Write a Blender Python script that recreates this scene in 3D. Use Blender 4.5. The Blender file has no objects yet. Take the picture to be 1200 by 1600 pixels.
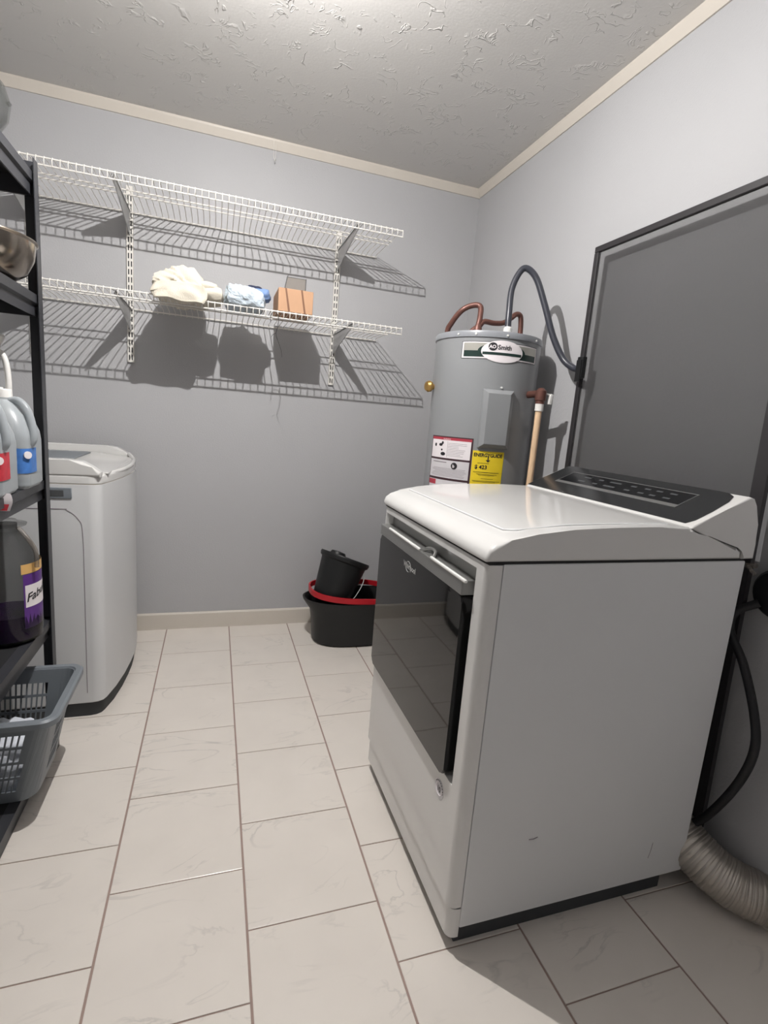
import bpy, bmesh, math, random
from mathutils import Vector, Matrix, noise
C = bpy.context.scene.collection
PI = math.pi

# ------------------------------------------------------------------ camera
S = 0.315
YAW, PITCH, ROLL = 0.3266, -0.1778, 0.0793
cam_d = bpy.data.cameras.new('camera'); cam = bpy.data.objects.new('camera', cam_d); C.objects.link(cam)
def cam_axes(yaw, pitch, roll):
    cy, sy, cp, sp = math.cos(yaw), math.sin(yaw), math.cos(pitch), math.sin(pitch)
    f = Vector((sy*cp, cy*cp, sp)); rt = Vector((cy, -sy, 0)); up = rt.cross(f)
    return rt*math.cos(roll)+up*math.sin(roll), up*math.cos(roll)-rt*math.sin(roll), f
_r, _u, _f = cam_axes(YAW, PITCH, ROLL)
_m = Matrix((_r, _u, -_f)).transposed().to_4x4()
_m.translation = Vector((0.7115*S, -8.7957*S, 3.741*S))
cam.matrix_world = _m
cam_d.sensor_fit = 'VERTICAL'; cam_d.sensor_height = 24.0; cam_d.sensor_width = 18.0
cam_d.lens = 24.0*799.6/1600.0; cam_d.clip_start = 0.02
bpy.context.scene.camera = cam

# ------------------------------------------------------------------ world, light, exposure
BULB_L = 48000.0           # radiance of the bare bulb in the ceiling socket
FILL_W = 0.5             # added soft fill lamp behind the camera, lifts the shaded sides
w = bpy.data.worlds.new('world'); bpy.context.scene.world = w; w.use_nodes = True
w.node_tree.nodes['Background'].inputs[0].default_value = (0.6, 0.62, 0.65, 1)
w.node_tree.nodes['Background'].inputs[1].default_value = 0.0
vs = bpy.context.scene.view_settings
vs.view_transform = 'Standard'; vs.look = 'None'; vs.gamma = 1.0; vs.exposure = 0.0; vs.use_curve_mapping = False
fill = bpy.data.lights.new('fill_light', 'AREA'); fill.energy = FILL_W; fill.size = 0.5; fill.color = (0.97, 0.98, 1.0)
fill_obj = bpy.data.objects.new('fill_light', fill); C.objects.link(fill_obj); fill_obj.location = (0.1, -3.2, 2.40)

# ------------------------------------------------------------------ materials
def srgb(r, g, b):
    f = lambda c: (c/12.92 if c <= .04045 else ((c+.055)/1.055)**2.4)
    return (f(r/255), f(g/255), f(b/255), 1)
def mat(name, col, rough=.5, metal=0.0, bump=0.0, bscale=60, var=0.0, vscale=8, spec=.5, trans=0.0, coat=0.0, ior=1.45):
    m = bpy.data.materials.new(name); m.use_nodes = True
    nt = m.node_tree; b = nt.nodes['Principled BSDF']
    b.inputs['Base Color'].default_value = col; b.inputs['Roughness'].default_value = rough
    b.inputs['Metallic'].default_value = metal; b.inputs['Specular IOR Level'].default_value = spec
    b.inputs['Transmission Weight'].default_value = trans; b.inputs['Coat Weight'].default_value = coat
    b.inputs['IOR'].default_value = ior
    tc = nt.nodes.new('ShaderNodeTexCoord')
    if bump:
        n = nt.nodes.new('ShaderNodeTexNoise'); n.inputs['Scale'].default_value = bscale; n.inputs['Detail'].default_value = 4
        bp = nt.nodes.new('ShaderNodeBump'); bp.inputs['Strength'].default_value = bump; bp.inputs['Distance'].default_value = .003
        nt.links.new(tc.outputs['Object'], n.inputs['Vector']); nt.links.new(n.outputs['Fac'], bp.inputs['Height'])
        nt.links.new(bp.outputs['Normal'], b.inputs['Normal'])
    # slight tonal variation everywhere keeps every surface procedural
    n2 = nt.nodes.new('ShaderNodeTexNoise'); n2.inputs['Scale'].default_value = vscale; n2.inputs['Detail'].default_value = 3
    hs = nt.nodes.new('ShaderNodeMapRange'); v = max(var, .01)
    hs.inputs['To Min'].default_value = 1-v; hs.inputs['To Max'].default_value = 1+v
    mx = nt.nodes.new('ShaderNodeVectorMath'); mx.operation = 'SCALE'; mx.inputs[0].default_value = col[:3]
    nt.links.new(tc.outputs['Object'], n2.inputs['Vector']); nt.links.new(n2.outputs['Fac'], hs.inputs['Value'])
    nt.links.new(hs.outputs['Result'], mx.inputs['Scale']); nt.links.new(mx.outputs['Vector'], b.inputs['Base Color'])
    return m

M = {}
M['wall'] = mat('wall_paint', srgb(176, 176, 178), .55, bump=.25, bscale=140, var=.03, vscale=3)
M['trim'] = mat('trim_paint', srgb(205, 198, 188), .4, var=.03)
M['grout'] = mat('grout', srgb(158, 138, 130), .9, bump=.3, bscale=200, var=.08, vscale=20)
M['enamel'] = mat('white_enamel', srgb(210, 209, 207), .14, coat=.3, var=.01)
M['enamel_side'] = mat('white_side_paint', srgb(212, 213, 214), .42, bump=.05, bscale=400, var=.012)
M['black_glass'] = mat('black_glass', srgb(20, 20, 20), .035, spec=.5)
M['console_black'] = mat('console_black', srgb(38, 39, 40), .16, spec=.6)
M['display'] = mat('display_black', srgb(16, 17, 19), .12)
M['silver'] = mat('silver_trim', srgb(150, 150, 148), .32, metal=.7)
M['chrome'] = mat('lit_chrome', srgb(245, 245, 242), .2, metal=.25)  # near white and barely metallic: its shine is put into the colour
M['dark_base'] = mat('dark_base', srgb(58, 60, 62), .7)
M['black_plastic'] = mat('black_plastic', srgb(26, 27, 28), .45, bump=.08, bscale=300)
M['dark_line'] = mat('dark_gap', srgb(40, 40, 40), .9)
M['grey_plastic'] = mat('grey_plastic', srgb(118, 124, 130), .45, bump=.05, bscale=200)
M['rack'] = mat('rack_paint', srgb(52, 53, 57), .38, var=.05)
M['rack_board'] = mat('rack_board', srgb(34, 34, 36), .6, bump=.1)
M['wire'] = mat('white_wire', srgb(225, 222, 216), .4)
M['heater'] = mat('heater_paint', srgb(138, 140, 142), .33, coat=.2, var=.015)
M['heater_top'] = mat('heater_top_paint', srgb(140, 143, 148), .3, coat=.2)
M['copper'] = mat('copper', srgb(106, 72, 64), .42, metal=.35, var=.25, vscale=60, bump=.2)
M['brass'] = mat('brass', srgb(196, 158, 96), .3, metal=.85, var=.1)
M['conduit'] = mat('grey_conduit', srgb(58, 60, 68), .3, var=.04)
M['pvc'] = mat('cream_pvc', srgb(222, 190, 156), .4, var=.1, vscale=25)
M['white_plastic'] = mat('white_plastic', srgb(230, 228, 224), .35)
M['frame'] = mat('screen_frame', srgb(44, 42, 44), .5)
M['cord'] = mat('black_cord', srgb(20, 20, 24), .5)
M['foil'] = mat('foil_duct', srgb(190, 184, 176), .35, metal=.8, var=.15, bump=.5, bscale=60)
M['towel'] = mat('cream_cloth', srgb(212, 205, 190), .95, bump=.6, bscale=250, var=.04)
M['bagfilm'] = mat('pale_blue_film', srgb(196, 208, 218), .35, bump=.3, bscale=60)
M['navy'] = mat('navy_cloth', srgb(44, 50, 74), .8)
M['blue'] = mat('blue_cloth', srgb(120, 146, 190), .8)
M['cardboard'] = mat('cardboard', srgb(184, 146, 116), .8, var=.06, vscale=15, bump=.1)
M['dark_stripe'] = mat('brown_stripe', srgb(120, 84, 62), .6)
M['red'] = mat('red_plastic', srgb(176, 26, 38), .35)
M['steel'] = mat('brushed_steel', srgb(170, 160, 148), .18, metal=1.0, var=.04)
M['white_cloth'] = mat('white_cloth', srgb(214, 218, 226), .95, bump=.4, bscale=150)
M['lab_white'] = mat('label_white', srgb(232, 226, 228), .5)
M['lab_grey'] = mat('label_grey', srgb(206, 203, 206), .5)
M['lab_red'] = mat('label_red', srgb(170, 60, 74), .5)
M['lab_dark'] = mat('label_dark', srgb(62, 40, 46), .5)
M['lab_text'] = mat('label_ink', srgb(38, 36, 40), .5)
M['lab_line'] = mat('label_fine_print', srgb(140, 132, 138), .5)
M['lab_yellow'] = mat('label_yellow', srgb(236, 208, 46), .45)
M['lab_green'] = mat('label_green', srgb(34, 52, 48), .3)
M['lab_silver'] = mat('label_silver', srgb(186, 184, 176), .3, metal=.5)
M['jug_blue'] = mat('jug_label_blue', srgb(70, 120, 190), .5, var=.3, vscale=60)
M['jug_red'] = mat('jug_label_red', srgb(190, 54, 66), .5, var=.3, vscale=60)
M['purple'] = mat('label_purple', srgb(92, 50, 130), .4, var=.2, vscale=30)
M['gold'] = mat('label_gold', srgb(220, 176, 110), .4)
M['porcelain'] = mat('porcelain', srgb(235, 233, 228), .25)
M['bracket'] = mat('bracket_paint', srgb(168, 168, 168), .45)
M['badge_ink'] = mat('badge_ink', srgb(176, 176, 174), .4)
M['slot'] = mat('slot_dark', srgb(70, 72, 74), .8)

def glassy(name, col, rough, alpha_mix, ior=1.45):
    """thin clear plastic: a mix of see-through and glossy surface"""
    m = bpy.data.materials.new(name); m.use_nodes = True; nt = m.node_tree
    out = nt.nodes['Material Output']; b = nt.nodes['Principled BSDF']
    b.inputs['Base Color'].default_value = col; b.inputs['Roughness'].default_value = rough; b.inputs['IOR'].default_value = ior
    t = nt.nodes.new('ShaderNodeBsdfTransparent'); mix = nt.nodes.new('ShaderNodeMixShader')
    fr = nt.nodes.new('ShaderNodeLayerWeight'); fr.inputs['Blend'].default_value = .35
    mr = nt.nodes.new('ShaderNodeMapRange'); mr.inputs['To Min'].default_value = alpha_mix; mr.inputs['To Max'].default_value = min(1, alpha_mix+.45)
    nt.links.new(fr.outputs['Facing'], mr.inputs['Value']); nt.links.new(mr.outputs['Result'], mix.inputs[0])
    nt.links.new(t.outputs[0], mix.inputs[1]); nt.links.new(b.outputs[0], mix.inputs[2]); nt.links.new(mix.outputs[0], out.inputs[0])
    return m
M['clear'] = glassy('clear_plastic', srgb(60, 63, 60), .06, .07)
M['tinted'] = glassy('dim_clear_plastic', srgb(34, 36, 34), .05, .42)
M['jug'] = glassy('milky_plastic', srgb(172, 178, 182), .3, .60)
M['smoke'] = glassy('smoky_clear_plastic', srgb(130, 122, 114), .2, .40)
M['liquid'] = mat('purple_liquid', srgb(44, 14, 66), .1)
M['magenta'] = mat('magenta_liquid', srgb(120, 20, 80), .1)

def screen_mesh():
    m = bpy.data.materials.new('fine_screen_mesh'); m.use_nodes = True; nt = m.node_tree
    out = nt.nodes['Material Output']; b = nt.nodes['Principled BSDF']
    b.inputs['Base Color'].default_value = srgb(70, 69, 70); b.inputs['Roughness'].default_value = .7
    t = nt.nodes.new('ShaderNodeBsdfTransparent'); mix = nt.nodes.new('ShaderNodeMixShader')
    tc = nt.nodes.new('ShaderNodeTexCoord'); n = nt.nodes.new('ShaderNodeTexNoise'); n.inputs['Scale'].default_value = 3
    mr = nt.nodes.new('ShaderNodeMapRange'); mr.inputs['To Min'].default_value = .36; mr.inputs['To Max'].default_value = .41
    nt.links.new(tc.outputs['Object'], n.inputs['Vector']); nt.links.new(n.outputs['Fac'], mr.inputs['Value'])
    nt.links.new(mr.outputs['Result'], mix.inputs[0])
    nt.links.new(t.outputs[0], mix.inputs[1]); nt.links.new(b.outputs[0], mix.inputs[2]); nt.links.new(mix.outputs[0], out.inputs[0])
    return m
M['mesh'] = screen_mesh()

def tile_mat():
    m = bpy.data.materials.new('marble_look_tile'); m.use_nodes = True; nt = m.node_tree; N = nt.nodes; Lk = nt.links
    b = N['Principled BSDF']; b.inputs['Roughness'].default_value = .28; b.inputs['Specular IOR Level'].default_value = .5
    tc = N.new('ShaderNodeTexCoord'); oi = N.new('ShaderNodeObjectInfo')
    sc = N.new('ShaderNodeMath'); sc.operation = 'MULTIPLY'; sc.inputs[1].default_value = 37.0
    Lk.new(oi.outputs['Random'], sc.inputs[0])
    add = N.new('ShaderNodeVectorMath'); add.operation = 'ADD'
    Lk.new(tc.outputs['Object'], add.inputs[0]); Lk.new(sc.outputs[0], add.inputs[1])
    mp = N.new('ShaderNodeMapping'); mp.inputs['Rotation'].default_value = (0, 0, .7); mp.inputs['Scale'].default_value = (1, 2.4, 1)
    Lk.new(add.outputs[0], mp.inputs[0])
    v = N.new('ShaderNodeTexNoise'); v.inputs['Scale'].default_value = 3.2; v.inputs['Detail'].default_value = 5; v.inputs['Distortion'].default_value = 1.4
    Lk.new(mp.outputs[0], v.inputs['Vector'])
    ab = N.new('ShaderNodeMath'); ab.operation = 'SUBTRACT'; ab.inputs[1].default_value = .5; Lk.new(v.outputs['Fac'], ab.inputs[0])
    ab2 = N.new('ShaderNodeMath'); ab2.operation = 'ABSOLUTE'; Lk.new(ab.outputs[0], ab2.inputs[0])
    ramp = N.new('ShaderNodeMapRange'); ramp.inputs['From Min'].default_value = 0; ramp.inputs['From Max'].default_value = .022
    ramp.inputs['To Min'].default_value = 1; ramp.inputs['To Max'].default_value = 0; Lk.new(ab2.outputs[0], ramp.inputs['Value'])
    msk = N.new('ShaderNodeTexNoise'); msk.inputs['Scale'].default_value = 5; Lk.new(add.outputs[0], msk.inputs['Vector'])
    mr2 = N.new('ShaderNodeMapRange'); mr2.inputs['From Min'].default_value = .48; mr2.inputs['From Max'].default_value = .68; Lk.new(msk.outputs['Fac'], mr2.inputs['Value'])
    mul = N.new('ShaderNodeMath'); mul.operation = 'MULTIPLY'; Lk.new(ramp.outputs[0], mul.inputs[0]); Lk.new(mr2.outputs[0], mul.inputs[1])
    mu3 = N.new('ShaderNodeMath'); mu3.operation = 'MULTIPLY'; mu3.inputs[1].default_value = .30; Lk.new(mul.outputs[0], mu3.inputs[0])
    cloud = N.new('ShaderNodeTexNoise'); cloud.inputs['Scale'].default_value = 7; cloud.inputs['Detail'].default_value = 3; Lk.new(add.outputs[0], cloud.inputs['Vector'])
    c1 = N.new('ShaderNodeMix'); c1.data_type = 'RGBA'
    c1.inputs['A'].default_value = srgb(228, 221, 213); c1.inputs['B'].default_value = srgb(216, 209, 201); Lk.new(cloud.outputs['Fac'], c1.inputs['Factor'])
    c2 = N.new('ShaderNodeMix'); c2.data_type = 'RGBA'; c2.inputs['B'].default_value = srgb(126, 126, 124)
    Lk.new(mu3.outputs[0], c2.inputs['Factor']); Lk.new(c1.outputs['Result'], c2.inputs['A']); Lk.new(c2.outputs['Result'], b.inputs['Base Color'])
    bn = N.new('ShaderNodeTexNoise'); bn.inputs['Scale'].default_value = 14; Lk.new(add.outputs[0], bn.inputs['Vector'])
    bp = N.new('ShaderNodeBump'); bp.inputs['Strength'].default_value = .12; bp.inputs['Distance'].default_value = .004
    Lk.new(bn.outputs['Fac'], bp.inputs['Height']); Lk.new(bp.outputs['Normal'], b.inputs['Normal'])
    return m
M['tile'] = tile_mat()

def ceiling_mat():
    m = bpy.data.materials.new('stippled_ceiling'); m.use_nodes = True; nt = m.node_tree; N = nt.nodes; Lk = nt.links
    b = N['Principled BSDF']; b.inputs['Roughness'].default_value = .75; b.inputs['Base Color'].default_value = srgb(208, 206, 203)
    tc = N.new('ShaderNodeTexCoord')
    d = N.new('ShaderNodeTexNoise'); d.inputs['Scale'].default_value = 9; d.inputs['Detail'].default_value = 2; Lk.new(tc.outputs['Object'], d.inputs['Vector'])
    dm = N.new('ShaderNodeVectorMath'); dm.operation = 'SCALE'; dm.inputs['Scale'].default_value = .16; Lk.new(d.outputs['Color'], dm.inputs[0])
    ad = N.new('ShaderNodeVectorMath'); ad.operation = 'ADD'; Lk.new(tc.outputs['Object'], ad.inputs[0]); Lk.new(dm.outputs[0], ad.inputs[1])
    n = N.new('ShaderNodeTexNoise'); n.inputs['Scale'].default_value = 13; n.inputs['Detail'].default_value = 3; n.inputs['Distortion'].default_value = .8; Lk.new(ad.outputs[0], n.inputs['Vector'])
    s = N.new('ShaderNodeMath'); s.operation = 'SUBTRACT'; s.inputs[1].default_value = .5; Lk.new(n.outputs['Fac'], s.inputs[0])
    a = N.new('ShaderNodeMath'); a.operation = 'ABSOLUTE'; Lk.new(s.outputs[0], a.inputs[0])
    r = N.new('ShaderNodeMapRange'); r.inputs['From Min'].default_value = 0; r.inputs['From Max'].default_value = .03; r.inputs['To Min'].default_value = 1; r.inputs['To Max'].default_value = 0
    r.interpolation_type = 'SMOOTHSTEP'; Lk.new(a.outputs[0], r.inputs['Value'])
    k = N.new('ShaderNodeTexNoise'); k.inputs['Scale'].default_value = 11; Lk.new(tc.outputs['Object'], k.inputs['Vector'])
    kr = N.new('ShaderNodeMapRange'); kr.inputs['From Min'].default_value = .50; kr.inputs['From Max'].default_value = .60; Lk.new(k.outputs['Fac'], kr.inputs['Value'])
    mu = N.new('ShaderNodeMath'); mu.operation = 'MULTIPLY'; Lk.new(r.outputs[0], mu.inputs[0]); Lk.new(kr.outputs[0], mu.inputs[1])
    f = N.new('ShaderNodeTexNoise'); f.inputs['Scale'].default_value = 120; Lk.new(tc.outputs['Object'], f.inputs['Vector'])
    fm = N.new('ShaderNodeMath'); fm.operation = 'MULTIPLY_ADD'; fm.inputs[1].default_value = .15; Lk.new(f.outputs['Fac'], fm.inputs[0]); Lk.new(mu.outputs[0], fm.inputs[2])
    bp = N.new('ShaderNodeBump'); bp.inputs['Strength'].default_value = .6; bp.inputs['Distance'].default_value = .004
    Lk.new(fm.outputs[0], bp.inputs['Height']); Lk.new(bp.outputs['Normal'], b.inputs['Normal'])
    return m
M['ceiling'] = ceiling_mat()

# ------------------------------------------------------------------ helpers
def wloc(o):
    v = Vector((0, 0, 0))
    while o is not None:
        v += o.location; o = o.parent
    return v
def obj(name, bm, m, parent=None, label=None, smooth=True, cat=None, group=None, kind=None, loc=None):
    """links a bmesh, given in world coordinates, as ONE object"""
    me = bpy.data.meshes.new(name)
    org = wloc(parent) if parent else Vector(loc if loc else (0, 0, 0))
    if org.length: bmesh.ops.translate(bm, verts=bm.verts, vec=-org)
    bmesh.ops.recalc_face_normals(bm, faces=bm.faces[:])
    bm.to_mesh(me); bm.free()
    if smooth:
        me.shade_smooth(); me.set_sharp_from_angle(angle=math.radians(38))
    if m is not None: me.materials.append(m)
    o = bpy.data.objects.new(name, me); C.objects.link(o)
    if smooth and len(me.polygons) < 1500:
        wn = o.modifiers.new('even_normals', 'WEIGHTED_NORMAL'); wn.keep_sharp = True; wn.weight = 80
    if parent: o.parent = parent
    elif loc: o.location = loc
    if label: o['label'] = label
    if cat: o['category'] = cat
    if group: o['group'] = group
    if kind: o['kind'] = kind
    return o
def thing(name, label, cat, loc=(0, 0, 0), group=None):
    o = bpy.data.objects.new(name, None); C.objects.link(o); o.location = loc; o.empty_display_size = .05
    o['label'] = label; o['category'] = cat
    if group: o['group'] = group
    return o
def NB(): return bmesh.new()
def box(bm, x0, x1, y0, y1, z0, z1, bev=0, seg=2, mtx=None):
    vs_ = [bm.verts.new((x, y, z)) for x in (x0, x1) for y in (y0, y1) for z in (z0, z1)]
    idx = [(0, 1, 3, 2), (4, 6, 7, 5), (0, 4, 5, 1), (2, 3, 7, 6), (0, 2, 6, 4), (1, 5, 7, 3)]
    fs = [bm.faces.new([vs_[i] for i in t]) for t in idx]
    if bev:
        es = list({e for f in fs for e in f.edges})
        r = bmesh.ops.bevel(bm, geom=es, offset=bev, segments=seg, profile=.5, affect='EDGES')
        vs_ = list({v for v in r['verts']} | {v for v in vs_ if v.is_valid})
    if mtx: bmesh.ops.transform(bm, matrix=mtx, verts=[v for v in vs_ if v.is_valid])
    return bm
def prism(bm, pts, axis, a0, a1, bev=0, seg=2):
    """extrude the polygon pts along an axis: 'x' pts=(y,z), 'y' pts=(x,z), 'z' pts=(x,y)"""
    def mk(p, a): return {'x': (a, p[0], p[1]), 'y': (p[0], a, p[1]), 'z': (p[0], p[1], a)}[axis]
    A = [bm.verts.new(mk(p, a0)) for p in pts]; B = [bm.verts.new(mk(p, a1)) for p in pts]
    n = len(pts); fa = bm.faces.new(A); fb = bm.faces.new(B[::-1])
    for i in range(n): bm.faces.new((A[i], B[i], B[(i+1) % n], A[(i+1) % n]))
    if bev:
        es = list(set(fa.edges) | set(fb.edges))
        bmesh.ops.bevel(bm, geom=es, offset=bev, segments=seg, profile=.5, affect='EDGES', clamp_overlap=True)
    return bm
def catmull(pts, n=6):
    P = [Vector(p) for p in pts]; P = [P[0]*2-P[1]]+P+[P[-1]*2-P[-2]]; out = []
    for i in range(1, len(P)-2):
        for k in range(n):
            t = k/n; a, b, c, d = P[i-1], P[i], P[i+1], P[i+2]
            out.append(.5*((2*b)+(c-a)*t+(2*a-5*b+4*c-d)*t*t+(3*b-a-3*c+d)*t**3))
    out.append(P[-2]); return out
def tube(bm, pts, r, n=8, cap=True, closed=False):
    P = [Vector(p) for p in pts]; rs = r if isinstance(r, (list, tuple)) else [r]*len(P)
    rings = []; prev = None
    for i, p in enumerate(P):
        if closed: t = P[(i+1) % len(P)]-P[i-1]
        else: t = P[min(i+1, len(P)-1)]-P[max(i-1, 0)]
        t.normalize()
        if prev is None:
            h = Vector((0, 0, 1)) if abs(t.z) < .9 else Vector((1, 0, 0))
            a = t.cross(h).normalized()
        else: a = (prev-t*prev.dot(t)).normalized()
        prev = a; b = t.cross(a)
        rings.append([bm.verts.new(p+(a*math.cos(2*PI*k/n)+b*math.sin(2*PI*k/n))*rs[i]) for k in range(n)])
    m = len(rings)
    for i in range(m if closed else m-1):
        A, B = rings[i], rings[(i+1) % m]
        for k in range(n): bm.faces.new((A[k], A[(k+1) % n], B[(k+1) % n], B[k]))
    if cap and not closed: bm.faces.new(rings[0][::-1]); bm.faces.new(rings[-1])
    return bm
def lathe(bm, prof, c=(0, 0, 0), n=40, squash=None, cap=True):
    """prof: (radius, z) list turned about the z axis through c"""
    rings = []
    for r, z in prof:
        rings.append([bm.verts.new((c[0]+r*math.cos(2*PI*k/n)*(squash[0] if squash else 1), c[1]+r*math.sin(2*PI*k/n)*(squash[1] if squash else 1), c[2]+z)) for k in range(n)])
    for A, B in zip(rings, rings[1:]):
        for k in range(n): bm.faces.new((A[k], A[(k+1) % n], B[(k+1) % n], B[k]))
    if cap:
        if prof[0][0] > 1e-5: bm.faces.new(rings[0][::-1])
        if prof[-1][0] > 1e-5: bm.faces.new(rings[-1])
    return bm
def rrect(cx, cy, hx, hy, r, n=6):
    pts = []
    for (sx, sy, a0) in ((1, 1, 0), (-1, 1, PI/2), (-1, -1, PI), (1, -1, 3*PI/2)):
        for k in range(n+1):
            a = a0+k*PI/2/n; pts.append((cx+sx*(hx-r)+r*math.cos(a), cy+sy*(hy-r)+r*math.sin(a)))
    return pts
def loft(bm, rings, cap0=True, cap1=True):
    R = [[bm.verts.new(p) for p in ring] for ring in rings]; n = len(R[0])
    for A, B in zip(R, R[1:]):
        for k in range(n): bm.faces.new((A[k], A[(k+1) % n], B[(k+1) % n], B[k]))
    if cap0: bm.faces.new(R[0][::-1])
    if cap1: bm.faces.new(R[-1])
    return R
def quadpatch(bm, f, u0, u1, v0, v1, nu=12, nv=1):
    g = [[bm.verts.new(f(u0+(u1-u0)*i/nu, v0+(v1-v0)*j/nv)) for j in range(nv+1)] for i in range(nu+1)]
    for i in range(nu):
        for j in range(nv): bm.faces.new((g[i][j], g[i+1][j], g[i+1][j+1], g[i][j+1]))
    return bm
def textbm(bm, s, size, f, offset=0.0, align='LEFT', shear=0.0, stretch=1.0):
    """flat lettering; f maps its (u, v) to a point in space"""
    cu = bpy.data.curves.new('t', 'FONT'); cu.body = s; cu.size = size; cu.align_x = align; cu.offset = offset; cu.shear = shear
    cu.resolution_u = 3
    o = bpy.data.objects.new('t', cu); C.objects.link(o)
    bpy.context.view_layer.update()
    me = bpy.data.meshes.new_from_object(o.evaluated_get(bpy.context.evaluated_depsgraph_get()))
    vsn = [bm.verts.new(f(v.co.x*stretch, v.co.y)) for v in me.vertices]
    for p in me.polygons:
        try: bm.faces.new([vsn[i] for i in p.vertices])
        except ValueError: pass
    bpy.data.objects.remove(o); bpy.data.curves.remove(cu); bpy.data.meshes.remove(me)
    return bm
def dup(root, loc):
    r = root.copy(); C.objects.link(r); r.location = loc
    for ch in list(root.children):
        c = ch.copy(); C.objects.link(c); c.parent = r
        for g in ch.children:
            d = g.copy(); C.objects.link(d); d.parent = c
    return r

# ------------------------------------------------------------------ the room
XR, XL, YF, ZC = 1.5676, -1.0, -3.45, 2.44
def slab(name, *a, m): return obj(name, box(NB(), *a), m, kind='structure', smooth=False)
slab('wall_back', XL-.1, XR+.1, 0, .1, -.05, ZC+.05, m=M['wall'])
slab('wall_right', XR, XR+.1, YF, 0, -.05, ZC+.05, m=M['wall'])
slab('wall_left', XL-.1, XL, YF, 0, -.05, ZC+.05, m=M['wall'])
slab('wall_front', XL-.1, XR+.1, YF-.1, YF, -.05, ZC+.05, m=M['wall'])
slab('ceiling', XL, XR, YF, 0, ZC, ZC+.08, m=M['ceiling'])
floor = slab('floor', XL, XR, YF, 0, -.06, -.0022, m=M['grout'])
TW, TL = S, 0.3219
tile_cache = {}
def tile(x0, x1, y0, y1):
    gx, gy = .0028, .0017
    x0 += gx; x1 -= gx; y0 += gy; y1 -= gy
    sx, sy = round(x1-x0, 4), round(y1-y0, 4)
    if sx < .01 or sy < .01: return
    k = (sx, sy)
    if k not in tile_cache:
        bm = NB(); c = .0016
        lo = [(-sx/2, -sy/2), (sx/2, -sy/2), (sx/2, sy/2), (-sx/2, sy/2)]
        loft(bm, [[(x, y, -.0035) for x, y in lo], [(x, y, -.0006) for x, y in lo],
                  [(x-math.copysign(c, x), y-math.copysign(c, y), 0) for x, y in lo]], cap0=False)
        me = bpy.data.meshes.new('tile'); bm.to_mesh(me); bm.free(); me.materials.append(M['tile']); tile_cache[k] = me
    o = bpy.data.objects.new('tile', tile_cache[k]); C.objects.link(o); o.parent = floor
    o.location = ((x0+x1)/2, (y0+y1)/2, random.uniform(-.0003, .0002))
random.seed(4)
for k in range(-4, 5):
    x0, x1 = max(k*TW, XL), min((k+1)*TW, XR-.001)
    if x1-x0 < .01: continue
    y = 0.0; nxt = -.304 if k % 2 == 0 else -.152
    while y > YF:
        tile(x0, x1, max(nxt, YF), y); y = nxt; nxt -= TL
# baseboards and cornice
bb = [(0, 0), (-.013, 0), (-.013, .078), (-.010, .085), (-.004, .0885), (0, .0885)]
obj('baseboard_back', prism(NB(), [(p[0], p[1]) for p in bb], 'x', XL, XR), M['trim'], kind='structure')
obj('baseboard_right', prism(NB(), [(XR+p[0], p[1]) for p in bb], 'y', YF, -.013), M['trim'], kind='structure')
cr = [(0, 2.399), (-.006, 2.399), (-.022, 2.428), (-.022, 2.44), (0, 2.44)]
obj('trim_1', prism(NB(), cr, 'x', XL, XR), M['trim'], kind='structure')
obj('trim_2', prism(NB(), [(XR+p[0], p[1]) for p in cr], 'y', YF, -.022), M['trim'], kind='structure')
obj('trim_3', prism(NB(), [(XL-p[0], p[1]) for p in cr], 'y', YF, -.022), M['trim'], kind='structure')

# ------------------------------------------------------------------ ceiling lampholder with its bulb (just above the frame)
LX, LY = .31, -1.437
lamp = thing('ceiling_lamp', 'bare bulb in a white porcelain holder on the ceiling', 'lamp', (LX, LY, ZC))
obj('lampholder', lathe(NB(), [(.055, 0), (.055, -.012), (.047, -.03), (.03, -.042), (.024, -.07), (.0, -.07)], (LX, LY, ZC-.0005)), M['porcelain'], lamp)
def glow(name, L):
    m = bpy.data.materials.new(name); m.use_nodes = True
    nt = m.node_tree; nt.nodes.remove(nt.nodes['Principled BSDF'])
    em = nt.nodes.new('ShaderNodeEmission'); em.inputs[0].default_value = (1.0, .975, .953, 1); em.inputs[1].default_value = L
    nt.links.new(em.outputs[0], nt.nodes['Material Output'].inputs[0]); return m
glb = obj('bulb', lathe(NB(), [(.012, -.07), (.014, -.085), (.022, -.11), (.029, -.13), (.030, -.15), (.026, -.17), (.016, -.183), (.0, -.188)], (LX, LY, ZC), n=20), M['clear'], lamp, label='clear glass bulb')
# an LED core: the dome below is bright, the collar above it dim
obj('glowing_core', lathe(NB(), [(.008, -.152), (.0074, -.156), (.0055, -.1585), (.003, -.160), (0, -.1604)], (LX, LY, ZC), n=14, cap=False), glow('bright_dome', BULB_L), glb, label='bright lower dome')
obj('glowing_collar', lathe(NB(), [(0, -.144), (.004, -.145), (.007, -.148), (.008, -.152)], (LX, LY, ZC), n=14), glow('dim_collar', BULB_L*.13), glb, label='dim upper collar')

# small wire hook on the cornice
hk = NB()
tube(hk, [(.462, -.024, 2.432), (.462, -.030, 2.38), (.463, -.032, 2.352), (.467, -.033, 2.345), (.471, -.032, 2.352), (.472, -.030, 2.385), (.472, -.024, 2.415)], .0009, 6)
hook = obj('wire_hook', hk, M['wire'], label='tiny wire loop hanging from the white ceiling trim', cat='hook', loc=(.467, -.03, 2.345))
obj('bead', lathe(NB(), [(0, -.004), (.004, 0), (0, .004)], (.468, -.033, 2.343), n=10), M['white_plastic'], hook)

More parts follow.
